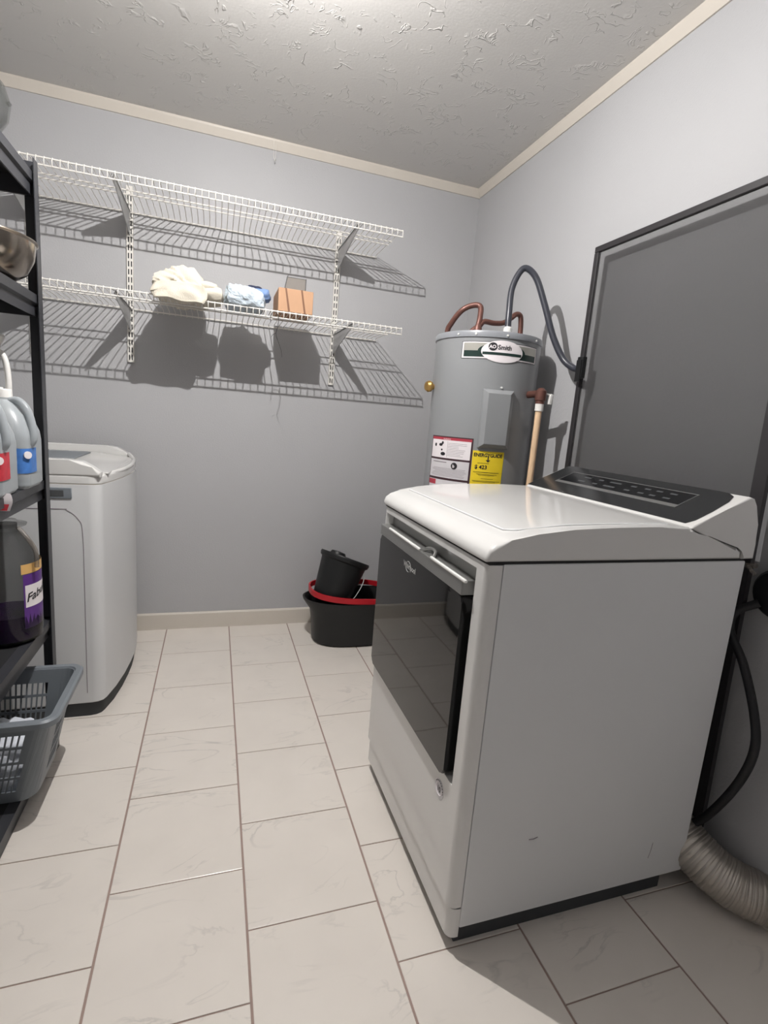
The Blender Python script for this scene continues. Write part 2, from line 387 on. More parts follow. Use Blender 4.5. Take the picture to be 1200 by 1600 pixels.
# ------------------------------------------------------------------ wire shelves on slotted standards
SX0, SX1, SD = -.985, 1.02, .425
def wire_shelf(z, x1, label):
    t = thing('wire_shelf', label, 'shelf', (SX0, 0, z), 'white wire shelves on the back wall')
    rr = .0030
    def rod(name, y, zz, r=rr): obj(name, tube(NB(), [(SX0, y, zz), (x1, y, zz)], r, 8), M['wire'], t)
    rod('rear_rod', -.012, z-.010, .0032)
    rod('support_rod', -.215, z-.0045); rod('support_rod', -.265, z-.0045)
    rod('front_rod', -SD, z-.0045); rod('lip_rod', -SD-.004, z-.031)
    bm = NB()
    tube(bm, [(0, -.008, -.016), (0, -.014, -.006), (0, -.03, 0), (0, -SD+.003, 0), (0, -SD-.004, -.002), (0, -SD-.0065, -.010), (0, -SD-.0065, -.034)], .0017, 6)
    me = bpy.data.meshes.new('cross_wire'); bm.to_mesh(me); bm.free(); me.materials.append(M['wire']); me.shade_smooth()
    n = int((x1-SX0)/.0256)
    for i in range(n+1):
        o = bpy.data.objects.new('cross_wire', me); C.objects.link(o); o.parent = t
        o.location = (x1-.003-i*.0256-SX0, 0, 0)
    return t
ZS1, ZS2 = 2.016, 1.602
wire_shelf(ZS1, 1.005, 'upper white wire shelf on the back wall, empty')
wire_shelf(ZS2, 1.035, 'lower white wire shelf on the back wall, holding cloth, bag and box')
def standard(x, z0, z1, label):
    """slotted double track: a thin U channel with real pairs of slots"""
    bm = NB(); w2, dp = .0135, .013
    cols = [-w2, -.0085, -.0035, .0035, .0085, w2]
    pitch, sl = .0345, .0235
    zs = [z0]; z = z0+.010; slot_rows = []
    while z+sl < z1-.006:
        zs += [z, z+sl]; slot_rows.append((z, z+sl)); z += pitch
    zs.append(z1)
    g = [[bm.verts.new((x+c, -dp, zz)) for zz in zs] for c in cols]
    for i in range(5):
        for j in range(len(zs)-1):
            if i in (1, 3) and any(abs(a-zs[j]) < 1e-6 and abs(b-zs[j+1]) < 1e-6 for a, b in slot_rows): continue
            bm.faces.new((g[i][j], g[i+1][j], g[i+1][j+1], g[i][j+1]))
    for s in (-1, 1):
        box(bm, x+s*w2-.0006, x+s*w2+.0006, -dp, -.0005, z0, z1)
    o = obj('wall_standard', bm, M['wire'], label=label, cat='shelf standard', loc=(x, 0, z0), smooth=False, group='slotted standards on the back wall')
    obj('slot_shade', box(NB(), x-w2+.001, x+w2-.001, -.003, -.0004, z0, z1), M['slot'], o)  # dark strip standing in for the shade inside the slots
XS = (-.552, -.160, .803)
standard(XS[0], 1.352, 2.115, 'left white slotted wall standard, seen through the black rack')
standard(XS[1], 1.352, 2.115, 'middle white slotted wall standard, ending above the washing machine')
standard(XS[2], 1.338, 2.100, 'right white slotted wall standard, near the water heater')
def bracket(x, z, label):
    bm = NB(); zt = z-.0085
    pts = [(-.0135, zt-.100), (-.0135, zt), (-.418, zt), (-.422, zt-.004), (-.422, zt-.010), (-.395, zt-.018), (-.05, zt-.092)]
    prism(bm, pts, 'x', x-.0016, x+.0016)
    box(bm, x-.006, x+.006, -.415, -.0135, zt-.0018, zt)
    obj('shelf_bracket', bm, M['bracket'], label=label, cat='bracket', loc=(x, 0, zt), smooth=False, group='brackets under the wire shelves')
for x, sd in zip(XS, ('left', 'middle', 'right')):
    for z, lv in ((ZS1, 'upper'), (ZS2, 'lower')):
        bracket(x, z, f'tapered white bracket under the {lv} wire shelf on the {sd} standard')

# ------------------------------------------------------------------ things on the lower wire shelf
def lump(bm, c, h, nseg=(28, 18, 12), e=.45, disp=None):
    """rounded cuboid with a displacement function"""
    r = bmesh.ops.create_cube(bm, size=2.0); vs0 = r['verts']
    bmesh.ops.subdivide_edges(bm, edges=list({ed for v in vs0 for ed in v.link_edges}), cuts=nseg[0], use_grid_fill=True)
    for v in bm.verts:
        p = v.co.copy(); q = p.normalized()
        p = p.lerp(q*1.15, e)
        v.co = Vector((c[0]+p.x*h[0], c[1]+p.y*h[1], c[2]+p.z*h[2]))
        if disp: v.co = disp(v.co, p)
    return bm
def towel_disp(co, p):
    f = noise.fractal(Vector((co.x*16, co.y*9, co.z*26)), 1.0, 2.0, 4)*.008
    rid = abs(noise.noise(Vector((co.x*10+3, co.y*5, co.z*42+co.x*40))))*.022
    co = co+Vector((p.x, p.y*.5, p.z)).normalized()*(f-rid)
    u = (co.x+.025)/.20                       # rises from the left end, drops at the right
    top = .62+.42*min(1, max(0, u)/.45) if u < .8 else 1.04-.50*min(1, (u-.8)/.2)
    if co.z > 1.61: co.z = 1.61+(co.z-1.61)*top
    return co
tw = thing('folded_towel', 'bulky cream towel folded on the lower wire shelf', 'towel', (.10, -.30, ZS2))
obj('cloth', lump(NB(), (.080, -.262, 1.662), (.108, .180, .060), (26,), .30, towel_disp), M['towel'], tw)
bh = NB(); lump(bh, (.078, -.449, 1.616), (.100, .013, .036), (20,), .45, lambda co, p: co+Vector((0, -1, 0))*(noise.noise(Vector((co.x*24, 1, co.z*30)))*.008)+Vector((0, 0, 1))*(noise.noise(Vector((co.x*14, 5, 0)))*.012 if p.z < 0 else -.030*max(0, .02-co.x)/.1))
obj('hanging_fold', bh, M['towel'], tw)
b2 = NB(); lump(b2, (.200, -.34, 1.632), (.045, .105, .026), (14,), .5, lambda co, p: co+Vector((0, 0, 1))*noise.noise(co*30)*.006)
obj('rolled_end', b2, M['towel'], tw)
b3 = NB(); lump(b3, (.190, -.37, 1.657), (.034, .072, .018), (10,), .6, lambda co, p: co+Vector((0, 0, 1))*noise.noise(co*40)*.005)
obj('hem', b3, M['towel'], tw)

bg = thing('plastic_bag', 'crumpled pale plastic bag on the lower wire shelf beside the towel', 'bag', (.34, -.30, ZS2))
def crump(s, a):
    def f(co, p):
        n = noise.cell(co*0) if False else noise.fractal(co*s, .8, 2.2, 4)
        rdg = 1-abs(noise.noise(co*s*.8))*2
        co = co+p.normalized()*(n*a+rdg*a*.5)
        co.z = max(co.z, ZS2+.002); return co
    return f
def bag_disp(co, p):
    co = crump(22, .012)(co, p)
    u = (co.x-.335)/.1
    if co.z > 1.62: co.z = 1.62+(co.z-1.62)*(1.0-.35*max(0, u))
    return co
obj('film', lump(NB(), (.335, -.325, 1.642), (.076, .115, .042), (22,), .45, bag_disp), M['bagfilm'], bg, smooth=False)
obj('blue_garment', lump(NB(), (.400, -.36, 1.662), (.036, .055, .022), (10,), .6, crump(25, .008)), M['blue'], bg, label='light blue cloth inside')
obj('navy_garment', lump(NB(), (.378, -.33, 1.686), (.030, .045, .012), (10,), .6, crump(25, .006)), M['navy'], bg, label='navy cloth inside')

bx = thing('cardboard_box', 'small brown cardboard box on the lower wire shelf, right of the bag', 'box', (.545, -.30, ZS2))
obj('carton', box(NB(), .470, .620, -.412, -.20, ZS2+.0018, 1.700, .002, 1), M['cardboard'], bx)
st = NB()
prism(st, [(.497, 1.7005), (.504, 1.7005), (.522, ZS2+.004), (.513, ZS2+.004)], 'y', -.4135, -.412)
st2 = NB(); prism(st2, [(.565, 1.7005), (.572, 1.7005), (.590, ZS2+.004), (.582, ZS2+.004)], 'y', -.4135, -.412)
obj('dark_stripe', st, M['dark_stripe'], bx); obj('dark_stripe', st2, M['dark_stripe'], bx)  # two darker brown slanting stripes down the carton front
sl = NB()
loft(sl, [[(.498, -.40, 1.7005), (.585, -.40, 1.7005), (.585, -.398, 1.7005), (.498, -.398, 1.7005)],
          [(.512, -.36, 1.758), (.592, -.36, 1.758), (.592, -.358, 1.758), (.512, -.358, 1.758)]])
tray = obj('plastic_sleeve', sl, M['smoke'], label='smoky clear plastic sleeve leaning on top of the cardboard box', cat='sleeve', loc=(.54, -.39, 1.70), smooth=False)
rim = NB(); tube(rim, [(.497, -.40, 1.702), (.511, -.36, 1.760), (.515, -.36, 1.765)], .0016, 6); tube(rim, [(.586, -.40, 1.702), (.593, -.36, 1.760)], .0016, 6); tube(rim, [(.511, -.36, 1.758), (.593, -.36, 1.758)], .0012, 6)
obj('sleeve_edge', rim, M['slot'], tray)

wh = NB()
pl = catmull([(.440, -.434, 1.548), (.438, -.436, 1.572), (.447, -.438, 1.590), (.462, -.438, 1.590), (.472, -.438, 1.570), (.470, -.438, 1.535), (.463, -.438, 1.505), (.470, -.438, 1.480)], 5)
tube(wh, pl, .0012, 6)
tube(wh, catmull([(.463, -.438, 1.507), (.452, -.437, 1.500), (.445, -.43, 1.490)], 4), .0010, 6)
tube(wh, catmull([(.470, -.438, 1.482), (.487, -.438, 1.44), (.492, -.438, 1.41)], 4), .0007, 5)
obj('hanger_hook', wh, M['cord'], label='thin black wire hanger hook dangling from the lower wire shelf lip', cat='hook', loc=(.46, -.436, 1.59))

# ------------------------------------------------------------------ water heater in the corner
HX, HY, HR = 1.301, -.772, .215
wh_ = thing('water_heater', 'tall grey cylindrical electric water heater in the back corner', 'water heater', (HX, HY, 0))
obj('tank', lathe(NB(), [(HR-.02, .0), (HR-.02, .03), (HR-.004, .035), (HR, .04), (HR, 1.52)], (HX, HY, 0), n=72, cap=True), M['heater'], wh_)
obj('top_cap', lathe(NB(), [(HR+.0035, 1.516), (HR+.005, 1.518), (HR+.005, 1.532), (HR+.002, 1.540), (HR-.012, 1.543), (0, 1.546)], (HX, HY, 0), n=72), M['heater_top'], wh_)
sc = NB()
for a in (-150, -131, -62, -100):
    d = math.radians(a); c = Vector((HX+(HR+.005)*math.cos(d), HY+(HR+.005)*math.sin(d), 1.526))
    n_ = Vector((math.cos(d), math.sin(d), 0)); tube(sc, [c-n_*.002, c+n_*.003, c+n_*.0035], [.004, .004, .002], 8)
obj('cap_screws', sc, M['chrome'], wh_, label='shiny screws around the cap')
def cyl(a, z, k): d = math.radians(a); return Vector((HX+(HR+k)*math.cos(d), HY+(HR+k)*math.sin(d), z))
DEG = 180/PI/HR     # metres along the skin to degrees
def cp(name, a0, a1, z0, z1, k, m, parent, nu=10):
    bm = NB()
    g0 = [(cyl(a0+(a1-a0)*i/nu, z0, 0.0002), cyl(a0+(a1-a0)*i/nu, z0, k), cyl(a0+(a1-a0)*i/nu, z1, k), cyl(a0+(a1-a0)*i/nu, z1, 0.0002)) for i in range(nu+1)]
    V = [[bm.verts.new(p) for p in q] for q in g0]
    for i in range(nu):
        for j in range(3): bm.faces.new((V[i][j], V[i+1][j], V[i+1][j+1], V[i][j+1]))
    bm.faces.new(V[0]); bm.faces.new(V[-1][::-1])
    return obj(name, bm, m, parent)
# brand plate
cp('plate_border', -145.1, -56.9, 1.436, 1.500, .0008, M['lab_text'], wh_, 24)
bp_ = cp('brand_plate', -144.5, -57.5, 1.438, 1.498, .0012, M['lab_white'], wh_, 24)
cp('silver_field', -143, -59, 1.465, 1.494, .0018, M['lab_silver'], bp_, 20)
cp('green_band', -142.5, -59.5, 1.443, 1.466, .0019, M['lab_green'], bp_, 20)
ov = NB(); N_ = 40
def ovalpatch(bm, ac, zc, ra, rz, k):
    rings = [[bm.verts.new(cyl(ac+ra*q*math.cos(2*PI*i/N_), zc+rz*q*math.sin(2*PI*i/N_), k)) for i in range(N_)] for q in (.05, .25, .5, .75, 1.0)]
    for A, B in zip(rings, rings[1:]):
        for i in range(N_): bm.faces.new((A[i], A[(i+1) % N_], B[(i+1) % N_], B[i]))
    bm.faces.new(rings[0]); return bm
AC = -102.5
obj('oval_border', ovalpatch(NB(), AC, 1.466, 25.5, .030, .0022), M['lab_green'], bp_)
obj('oval_badge', ovalpatch(NB(), AC, 1.466, 22, .0405, .0028), M['lab_white'], bp_)
cp('badge_band', AC-20.5, AC+20.5, 1.4525, 1.4625, .0033, M['lab_green'], bp_, 12)
def ctext(s, a, z, size, k, **kw): return textbm(NB(), s, size, lambda u, v: cyl(a+u*DEG, z+v, k), **kw)
obj('lettering', ctext('Smith', AC-5.6, 1.4735, .0235, .0034, offset=.0007), M['lab_text'], bp_)
obj('round_logo', ovalpatch(NB(), AC-10.6, 1.4825, 4.5, .0150, .0034), M['lab_text'], bp_)
obj('logo_lettering', ctext('AO', AC-14.3, 1.4765, .0170, .0040, offset=.0007), M['lab_white'], bp_)
# access cover
cv = NB()
def cvp(u, v, dx):    # u across, v up, dx outwards; flat cover facing -102.5 degrees
    d = math.radians(-102); n_ = Vector((math.cos(d), math.sin(d), 0)); t_ = Vector((-n_.y, n_.x, 0))
    return Vector((HX, HY, 0))+n_*(HR+dx)+t_*u+Vector((0, 0, v))
CW = .060
loft(cv, [[cvp(-CW, 1.100, -.012), cvp(CW, 1.100, -.012), cvp(CW, 1.325, -.012), cvp(-CW, 1.325, -.012)],
          [cvp(-CW, 1.100, .004), cvp(CW, 1.100, .004), cvp(CW, 1.325, .004), cvp(-CW, 1.325, .004)],
          [cvp(-CW+.016, 1.116, .020), cvp(CW-.016, 1.116, .020), cvp(CW-.016, 1.310, .020), cvp(-CW+.016, 1.310, .020)]], cap0=False)
bmesh.ops.bevel(cv, geom=cv.edges[:], offset=.0015, segments=1, affect='EDGES')
obj('access_cover', cv, M['heater'], wh_)
obj('cover_screw', tube(NB(), [cyl(-100, 1.334, 0), cyl(-100, 1.334, .006)], .004, 8), M['chrome'], wh_)
# warning label
wl = cp('warning_label', -176, -122.3, .85, 1.133, .0011, M['lab_dark'], wh_, 20)
cp('red_strip', -174.8, -123.6, 1.118, 1.1285, .0016, M['lab_red'], wl, 16)
cp('upper_panel', -174.8, -124.2, 1.046, 1.118, .0016, M['lab_white'], wl, 16)
cp('middle_panel', -174.8, -124.2, .966, 1.038, .0016, M['lab_grey'], wl, 16)
cp('lower_panel', -174.8, -124.2, .86, .957, .0016, M['lab_grey'], wl, 16)
cp('red_tab', -174.8, -163, .935, .955, .0020, M['lab_red'], wl, 6)
fp = NB()
def dash(bm, a0, a1, z, h=.0012, k=.0020): quadpatch(bm, lambda u, v: cyl(u, v, k), a0, a1, z, z+h, 8, 1)
random.seed(2)
for i in range(9): dash(fp, -150, random.uniform(-138, -128), 1.106-i*.0062)
for i in range(8): dash(fp, -172+random.uniform(0, 6), random.uniform(-130, -126), 1.004-i*.0045)
dash(fp, -170, -150, 1.027, .003); dash(fp, -150.8, -150.5, 1.05, .064)
obj('fine_print', fp, M['lab_line'], wl)
pic = NB()
obj('title', ctext('WARNING', -157, 1.1195, .0075, .0021), M['lab_white'], wl)
for (a, z, ra, rz) in ((-168, 1.096, 1.6, .007), (-160, 1.098, 2.6, .006), (-157.5, 1.106, 1.4, .006), (-158, 1.078, 1.2, .004), (-156, 1.062, 3.2, .007)): ovalpatch(pic, a, z, ra, rz, .0021)
obj('pictogram', pic, M['lab_text'], wl)
obj('round_mark', ovalpatch(NB(), -140.5, 1.018, 3.6, .0135, .0022), M['lab_text'], wl)
obj('mark_lettering', ctext('b', -142.3, 1.0115, .018, .0028, offset=.0006), M['lab_white'], wl)
# energy label
yl = cp('energy_label', -121.8, -88.3, .85, 1.088, .0013, M['lab_yellow'], wh_, 14)
obj('lettering', ctext('ENERGYGUIDE', -120.6, 1.066, .0190, .0019, offset=.0007, stretch=.90), M['lab_text'], yl)
ar = NB()
quadpatch(ar, lambda u, v: cyl(u, v, .0021), -106, -104.8, 1.052, 1.070, 2, 1)
v3 = [ar.verts.new(cyl(-108, 1.054, .0021)), ar.verts.new(cyl(-105.4, 1.045, .0021)), ar.verts.new(cyl(-102.8, 1.054, .0021))]; ar.faces.new(v3)
obj('arrow', ar, M['lab_text'], yl)
obj('cost_figure', ctext('$ 423', -118.5, 1.018, .021, .0019, offset=.0006), M['lab_text'], yl)
f2 = NB()
dash(f2, -116, -104, 1.040, .0014, .0019); dash(f2, -119.5, -92, 1.004, .0016, .0019)
for z, a, b in ((.997, -116, -94), (.993, -114, -97), (.979, -111, -98), (.970, -120, -90), (.966, -119, -95), (.955, -118, -92)): dash(f2, a, b, z, .0011, .0019)
obj('fine_print', f2, M['lab_text'], yl)
# brass valve at its left
bv = NB(); c0 = cyl(170, 1.33, 0); d0 = Vector((math.cos(math.radians(188)), math.sin(math.radians(188)), 0))
tube(bv, [c0-d0*.01, c0+d0*.012, c0+d0*.014, c0+d0*.026, c0+d0*.036, c0+d0*.040], [.011, .011, .021, .024, .018, .006], 18)
obj('brass_valve', bv, M['brass'], wh_, label='brass valve on its left side')
# relief valve and discharge pipe at its right
rx, ry = 1.412, -1.030
rv = NB(); ca = cyl(-62, 1.32, -.005)
tube(rv, [ca, Vector((rx, ry, 1.325))], .014, 12)
tube(rv, [(rx, ry, 1.285), (rx, ry, 1.296), (rx, ry, 1.299), (rx, ry, 1.335), (rx, ry, 1.338), (rx, ry, 1.345)], [.017, .017, .021, .021, .016, .010], 14)
obj('relief_valve', rv, M['copper'], wh_)
lv = NB(); box(lv, -.007, .007, -.009, .009, -.020, .020, .003, 2, Matrix.Translation((rx+.036, ry-.012, 1.305)) @ Matrix.Rotation(.12, 4, 'Y'))
tube(lv, [(rx+.01, ry-.005, 1.325), (rx+.036, ry-.012, 1.322)], .003, 8)
obj('lever', lv, M['chrome'], wh_)
obj('discharge_pipe', tube(NB(), [(rx, ry, 1.272), (rx, ry, .12)], .0125, 16), M['pvc'], wh_)
obj('pipe_coupling', tube(NB(), [(rx, ry, 1.258), (rx, ry, 1.288)], .0165, 16), M['white_plastic'], wh_)
# copper connectors on top
cu_ = NB()
p1 = catmull([(1.125, -.74, 1.40), (1.122, -.745, 1.545), (1.128, -.765, 1.585), (1.150, -.800, 1.630), (1.185, -.82, 1.652), (1.212, -.84, 1.648), (1.205, -.86, 1.60), (1.198, -.865, 1.57), (1.198, -.866, 1.545)], 6)
tube(cu_, p1, .0112, 10)
obj('copper_pipe', cu_, M['copper'], wh_, label='looped copper pipe at the left of the cap')
cu2 = NB()
p2 = catmull([(1.205, -.865, 1.572), (1.225, -.862, 1.590), (1.27, -.86, 1.590), (1.315, -.855, 1.598), (1.350, -.85, 1.622), (1.375, -.845, 1.640), (1.398, -.84, 1.635), (1.405, -.84, 1.59), (1.405, -.84, 1.545)], 6)
tube(cu2, p2, .0105, 10)
obj('copper_pipe', cu2, M['copper'], wh_, label='wavy copper pipe crossing above the cap')
fi = NB(); tube(fi, [(1.196, -.868, 1.545), (1.196, -.868, 1.560), (1.198, -.867, 1.575)], [.017, .017, .011], 10); tube(fi, [(1.172, -.858, 1.545), (1.190, -.862, 1.562)], .010, 10)
obj('fitting', fi, M['copper'], wh_)
nb = NB(); tube(nb, [(1.285, -.945, 1.543), (1.285, -.945, 1.560), (1.285, -.945, 1.566)], [.017, .017, .012], 12)
obj('conduit_connector', nb, M['chrome'], wh_)
cd = NB()
pc = catmull([(1.285, -.945, 1.560), (1.288, -.935, 1.62), (1.300, -.915, 1.71), (1.325, -.915, 1.775), (1.350, -.925, 1.792), (1.385, -.945, 1.755), (1.415, -.975, 1.660), (1.445, -1.010, 1.545), (1.475, -1.050, 1.460), (1.492, -1.095, 1.425), (1.497, -1.1175, 1.420)], 8)
tube(cd, pc, .0122, 12)
con = obj('power_conduit', cd, M['conduit'], label='grey flexible conduit arching from the water heater to the wall box', cat='conduit', loc=(1.285, -.945, 1.56))
jb = thing('junction_box', 'small black electrical box on the far edge of the dark screen frame', 'electrical box', (1.5, -1.135, 1.42))
obj('housing', box(NB(), 1.489, 1.5076, -1.150, -1.118, 1.385, 1.462, .003), M['black_plastic'], jb)
obj('lid', box(NB(), 1.484, 1.4895, -1.147, -1.121, 1.372, 1.450, .002), M['black_plastic'], jb)

# ------------------------------------------------------------------ framed screen leaning on the right wall
FX0, FX1 = 1.508, 1.522
FY0, FY1, FZ1 = -1.865, -1.105, 1.846
sf = thing('screen_panel', 'tall dark framed mesh screen standing against the right wall behind the dryer', 'screen', (1.515, -1.5, 0))
fw = .021
obj('frame_rail', box(NB(), FX0, FX1, FY0+.02, FY1-.0, FZ1-fw, FZ1, .002, 1), M['frame'], sf)
obj('frame_rail', box(NB(), FX0, FX1, FY0+.02, FY1-.0, 0.0015, fw, .002, 1), M['frame'], sf)
obj('frame_stile', box(NB(), FX0, FX1, FY1-fw, FY1, fw, FZ1-fw, .002, 1), M['frame'], sf)
obj('frame_stile', prism(NB(), [(FY0-.030, .0015), (FY0+.006, .0015), (FY0+.038, FZ1), (FY0+.006, FZ1)], 'x', FX0, FX1), M['frame'], sf)
obj('mesh_sheet', box(NB(), 1.5144, 1.5156, FY0+.026, FY1-fw+.002, fw-.002, FZ1-fw+.002), M['mesh'], sf, smooth=False)

# ------------------------------------------------------------------ dryer
DX0, DX1, DY0, DY1 = .735, 1.424, -1.925, -1.268
dr = thing('clothes_dryer', 'white clothes dryer with black glass door and sloping black console', 'dryer', (1.08, -1.60, 0))
obj('base', box(NB(), DX0+.035, DX1-.045, DY0+.022, DY1-.022, .001, .066), M['dark_base'], dr)
obj('side_cabinet', box(NB(), .768, DX1, DY0, DY1, .062, .917, .004, 2), M['enamel_side'], dr)
def fprof(x0, x1, ya, yb, r=.020, n=6, recess=None):
    """plan outline of the front panel, its two front corners rounded"""
    pts = [(x1, yb), (x1, ya)]
    for k in range(n+1):
        a = -PI/2-k*PI/2/n; pts.append((x0+r+r*math.cos(a), ya+r+r*math.sin(a)))
    if recess:
        d, a_, b_ = recess; pts += [(x0, a_), (x0+d, a_+.006), (x0+d, b_-.006), (x0, b_)]
    for k in range(n+1):
        a = PI-k*PI/2/n; pts.append((x0+r+r*math.cos(a), yb-r+r*math.sin(a)))
    return pts
fpn = NB()
rc = (.024, -1.878, -1.292)
prism(fpn, fprof(.735, .766, DY0, DY1), 'z', .120, .396)
prism(fpn, fprof(.735, .766, DY0, DY1, recess=rc), 'z', .396, .897)
prism(fpn, fprof(.735, .766, DY0, DY1), 'z', .897, .915)
obj('front_panel', fpn, M['enamel'], dr)
obj('toe_panel', prism(NB(), fprof(.741, .768, DY0+.002, DY1-.002), 'z', .038, .113), M['enamel'], dr)
obj('toe_gap', prism(NB(), fprof(.744, .768, DY0+.004, DY1-.004), 'z', .113, .120), M['dark_line'], dr)
# door
dbm = NB()
pts = rrect(-1.5715, .6155, .2835, .2145, .018, 5)
prism(dbm, pts, 'x', .722, .757, .004, 2)
door = obj('door', dbm, M['black_glass'], dr, label='black glass door')
bd = NB(); box(bd, .7195, .757, -1.853, -1.290, .8285, .861, .003, 2)
obj('door_trim', bd, M['silver'], door)
hd = NB()
for a, b in ((-1.612, -1.372), (-1.868, -1.682)): box(hd, .7165, .7245, a, b, .8600, .8675, .003, 2)
obj('door_handle', hd, M['chrome'], door)  # lips of the band, their catch of light painted near white
nt_ = NB(); tube(nt_, catmull([(.728, -1.612, .8625), (.738, -1.628, .871), (.742, -1.648, .873), (.738, -1.668, .871), (.728, -1.682, .8625)], 4), .0045, 8)
obj('latch_bridge', nt_, M['silver'], door)
obj('handle_recess', box(NB(), .7555, .7575, -1.870, -1.300, .862, .895), M['silver'], dr)
lt = NB(); textbm(lt, 'Whirlpool', .021, lambda u, v: Vector((.7212, -1.506-u, .792+v)), offset=.0006)
obj('lettering', lt, M['badge_ink'], door)
sw = NB(); tube(sw, [Vector((.7214, -1.540-.018*math.cos(a), .797+.014*math.sin(a))) for a in [i*.28 for i in range(0, 19)]], .0007, 5)
obj('swoosh', sw, M['badge_ink'], door)
# round sticker
def disc(bm, x, cy, cz, r, n=28):
    c = bm.verts.new((x, cy, cz)); R = [bm.verts.new((x, cy+r*math.cos(2*PI*i/n), cz+r*math.sin(2*PI*i/n))) for i in range(n)]
    for i in range(n): bm.faces.new((c, R[i], R[(i+1) % n]))
    return bm
def tor(bm, x, cy, cz, r, t): return tube(bm, [(x, cy+r*math.cos(2*PI*i/28), cz+r*math.sin(2*PI*i/28)) for i in range(28)], t, 6, closed=True)
sk = obj('round_sticker', tube(NB(), [(.7351, -1.822, .345), (.7344, -1.822, .345)], .023, 28), M['lab_grey'], dr)
obj('sticker_ring', tor(NB(), .7344, -1.822, .345, .0150, .0012), M['lab_white'], sk)
k_ = NB(); textbm(k_, '10', .020, lambda u, v: Vector((.7338, -1.822-u*.8, .338+v)), align='CENTER', offset=.0006)
for i in range(9):
    a = .5+i*.33; tube(k_, [(.7341, -1.822+.0195*math.cos(a), .345+.0195*math.sin(a)), (.7341, -1.822+.0195*math.cos(a+.17), .345+.0195*math.sin(a+.17))], .0008, 5)
obj('lettering', k_, M['lab_text'], sk)
sf_ = NB(); tube(sf_, [(.922, -1.9252, .262), (.934, -1.9255, .261), (.945, -1.9252, .264)], .0011, 6); tube(sf_, [(1.297, -1.9251, .128), (1.302, -1.9252, .150), (1.304, -1.9251, .172)], .0006, 5)
obj('scuff_mark', sf_, M['lab_line'], dr, label='small scuff marks on the side panel')
# top
tp = NB()
top_prof = [(.731, .921), (.728, .930), (.733, .944), (.748, .956), (.779, .9665), (.84, .979), (.926, .989), (1.033, .994), (1.147, .9965), (1.233, .9965), (1.285, .968), (1.385, .951), (1.402, .940), (1.404, .921)]
prism(tp, top_prof, 'y', DY0-.001, DY1+.001, .011, 3)
obj('top_panel', tp, M['enamel'], dr)
obj('top_gap', box(NB(), .737, 1.42, DY0+.003, DY1-.003, .915, .922), M['dark_line'], dr)
# shallow panel line pressed into the top
ln = NB()
tube(ln, [(.800, -1.30, .9722), (.800, -1.855, .9722), (.822, -1.877, .9762), (.93, -1.887, .9900), (1.05, -1.892, .9947), (1.20, -1.892, .9966)], .0022, 6)
obj('pressed_line', ln, M['enamel_side'], dr)
cs = NB()
con_prof = [(1.236, .9935), (1.242, 1.000), (1.330, 1.0395), (1.398, 1.069), (1.412, 1.066), (1.424, 1.050), (1.437, 1.005), (1.446, .958), (1.446, .921), (1.408, .921), (1.407, .944), (1.388, .955), (1.288, .9725)]
prism(cs, con_prof, 'y', DY0-.001, DY1+.001, .012, 3)
consl = obj('console', cs, M['enamel'], dr)
def slope(x): return 1.000+(x-1.242)*(.0690/.156)
cb = NB()
o_ = [(1.243, -1.900), (1.262, -1.908), (1.31, -1.9085), (1.36, -1.903), (1.385, -1.893), (1.396, -1.872), (1.398, -1.84), (1.398, -1.29), (1.392, -1.275), (1.243, -1.272)]
loft(cb, [[(x, y, slope(x)+.0003) for x, y in o_], [(x, y, slope(x)+.0022) for x, y in o_]])
obj('console_glass', cb, M['console_black'], consl, label='black glass control surface')
def on_sl(bm, x0, x1, y0, y1, k, skew=0):
    loft(bm, [[(x0, y0, slope(x0)+k-.0012), (x0, y1, slope(x0)+k-.0012), (x1, y1+skew, slope(x1)+k-.0012), (x1, y0+skew*0, slope(x1)+k-.0012)],
              [(x0, y0, slope(x0)+k), (x0, y1, slope(x0)+k), (x1, y1+skew, slope(x1)+k), (x1, y0, slope(x1)+k)]]); return bm
obj('display', on_sl(NB(), 1.302, 1.362, -1.818, -1.352, .0030), M['display'], consl, label='control display')
oc = NB(); on_sl(oc, 1.292, 1.303, -1.822, -1.348, .0034)
obj('display_trim', oc, M['silver'], consl)
oc2 = NB(); on_sl(oc2, 1.3615, 1.3635, -1.822, -1.348, .0034); on_sl(oc2, 1.303, 1.3615, -1.8215, -1.8195, .0034); on_sl(oc2, 1.303, 1.3615, -1.3505, -1.3485, .0034)
obj('display_outline', oc2, M['silver'], consl)
ic = NB()
for i, (yy, w_) in enumerate([(-1.44, .03), (-1.50, .02), (-1.56, .045), (-1.63, .02), (-1.68, .02), (-1.72, .02), (-1.765, .022)]):
    for xx in (1.318, 1.342): on_sl(ic, xx, xx+.006, yy-w_/2, yy+w_/2, .0033)
obj('touch_icons', ic, M['slot'], consl)
# duct, cord, plug behind the dryer
du = NB()
pd = catmull([(1.448, -1.80, .150), (1.454, -1.86, .132), (1.466, -1.915, .108), (1.487, -1.965, .086), (1.515, -2.005, .072), (1.545, -2.035, .068), (1.566, -2.052, .066)], 22)
tube(du, pd, [.060+.0011*math.sin(i*2.1)+.0006*math.sin(i*.9) for i in range(len(pd))], 28)
obj('dryer_duct', du, M['foil'], label='silver foil vent duct curving along the floor behind the dryer', cat='duct', loc=(1.45, -2.0, 0))
pg = thing('power_plug', 'black round dryer plug on the right wall beside the screen', 'plug', (1.5676, -1.93, .84))
pb = NB(); lathe(pb, [(.062, 0), (.062, .026), (.055, .034), (.020, .036), (0, .036)], (0, 0, 0), 28)
bmesh.ops.transform(pb, matrix=Matrix.Translation((1.567, -1.935, .832)) @ Matrix.Rotation(-PI/2, 4, 'Y'), verts=pb.verts[:])
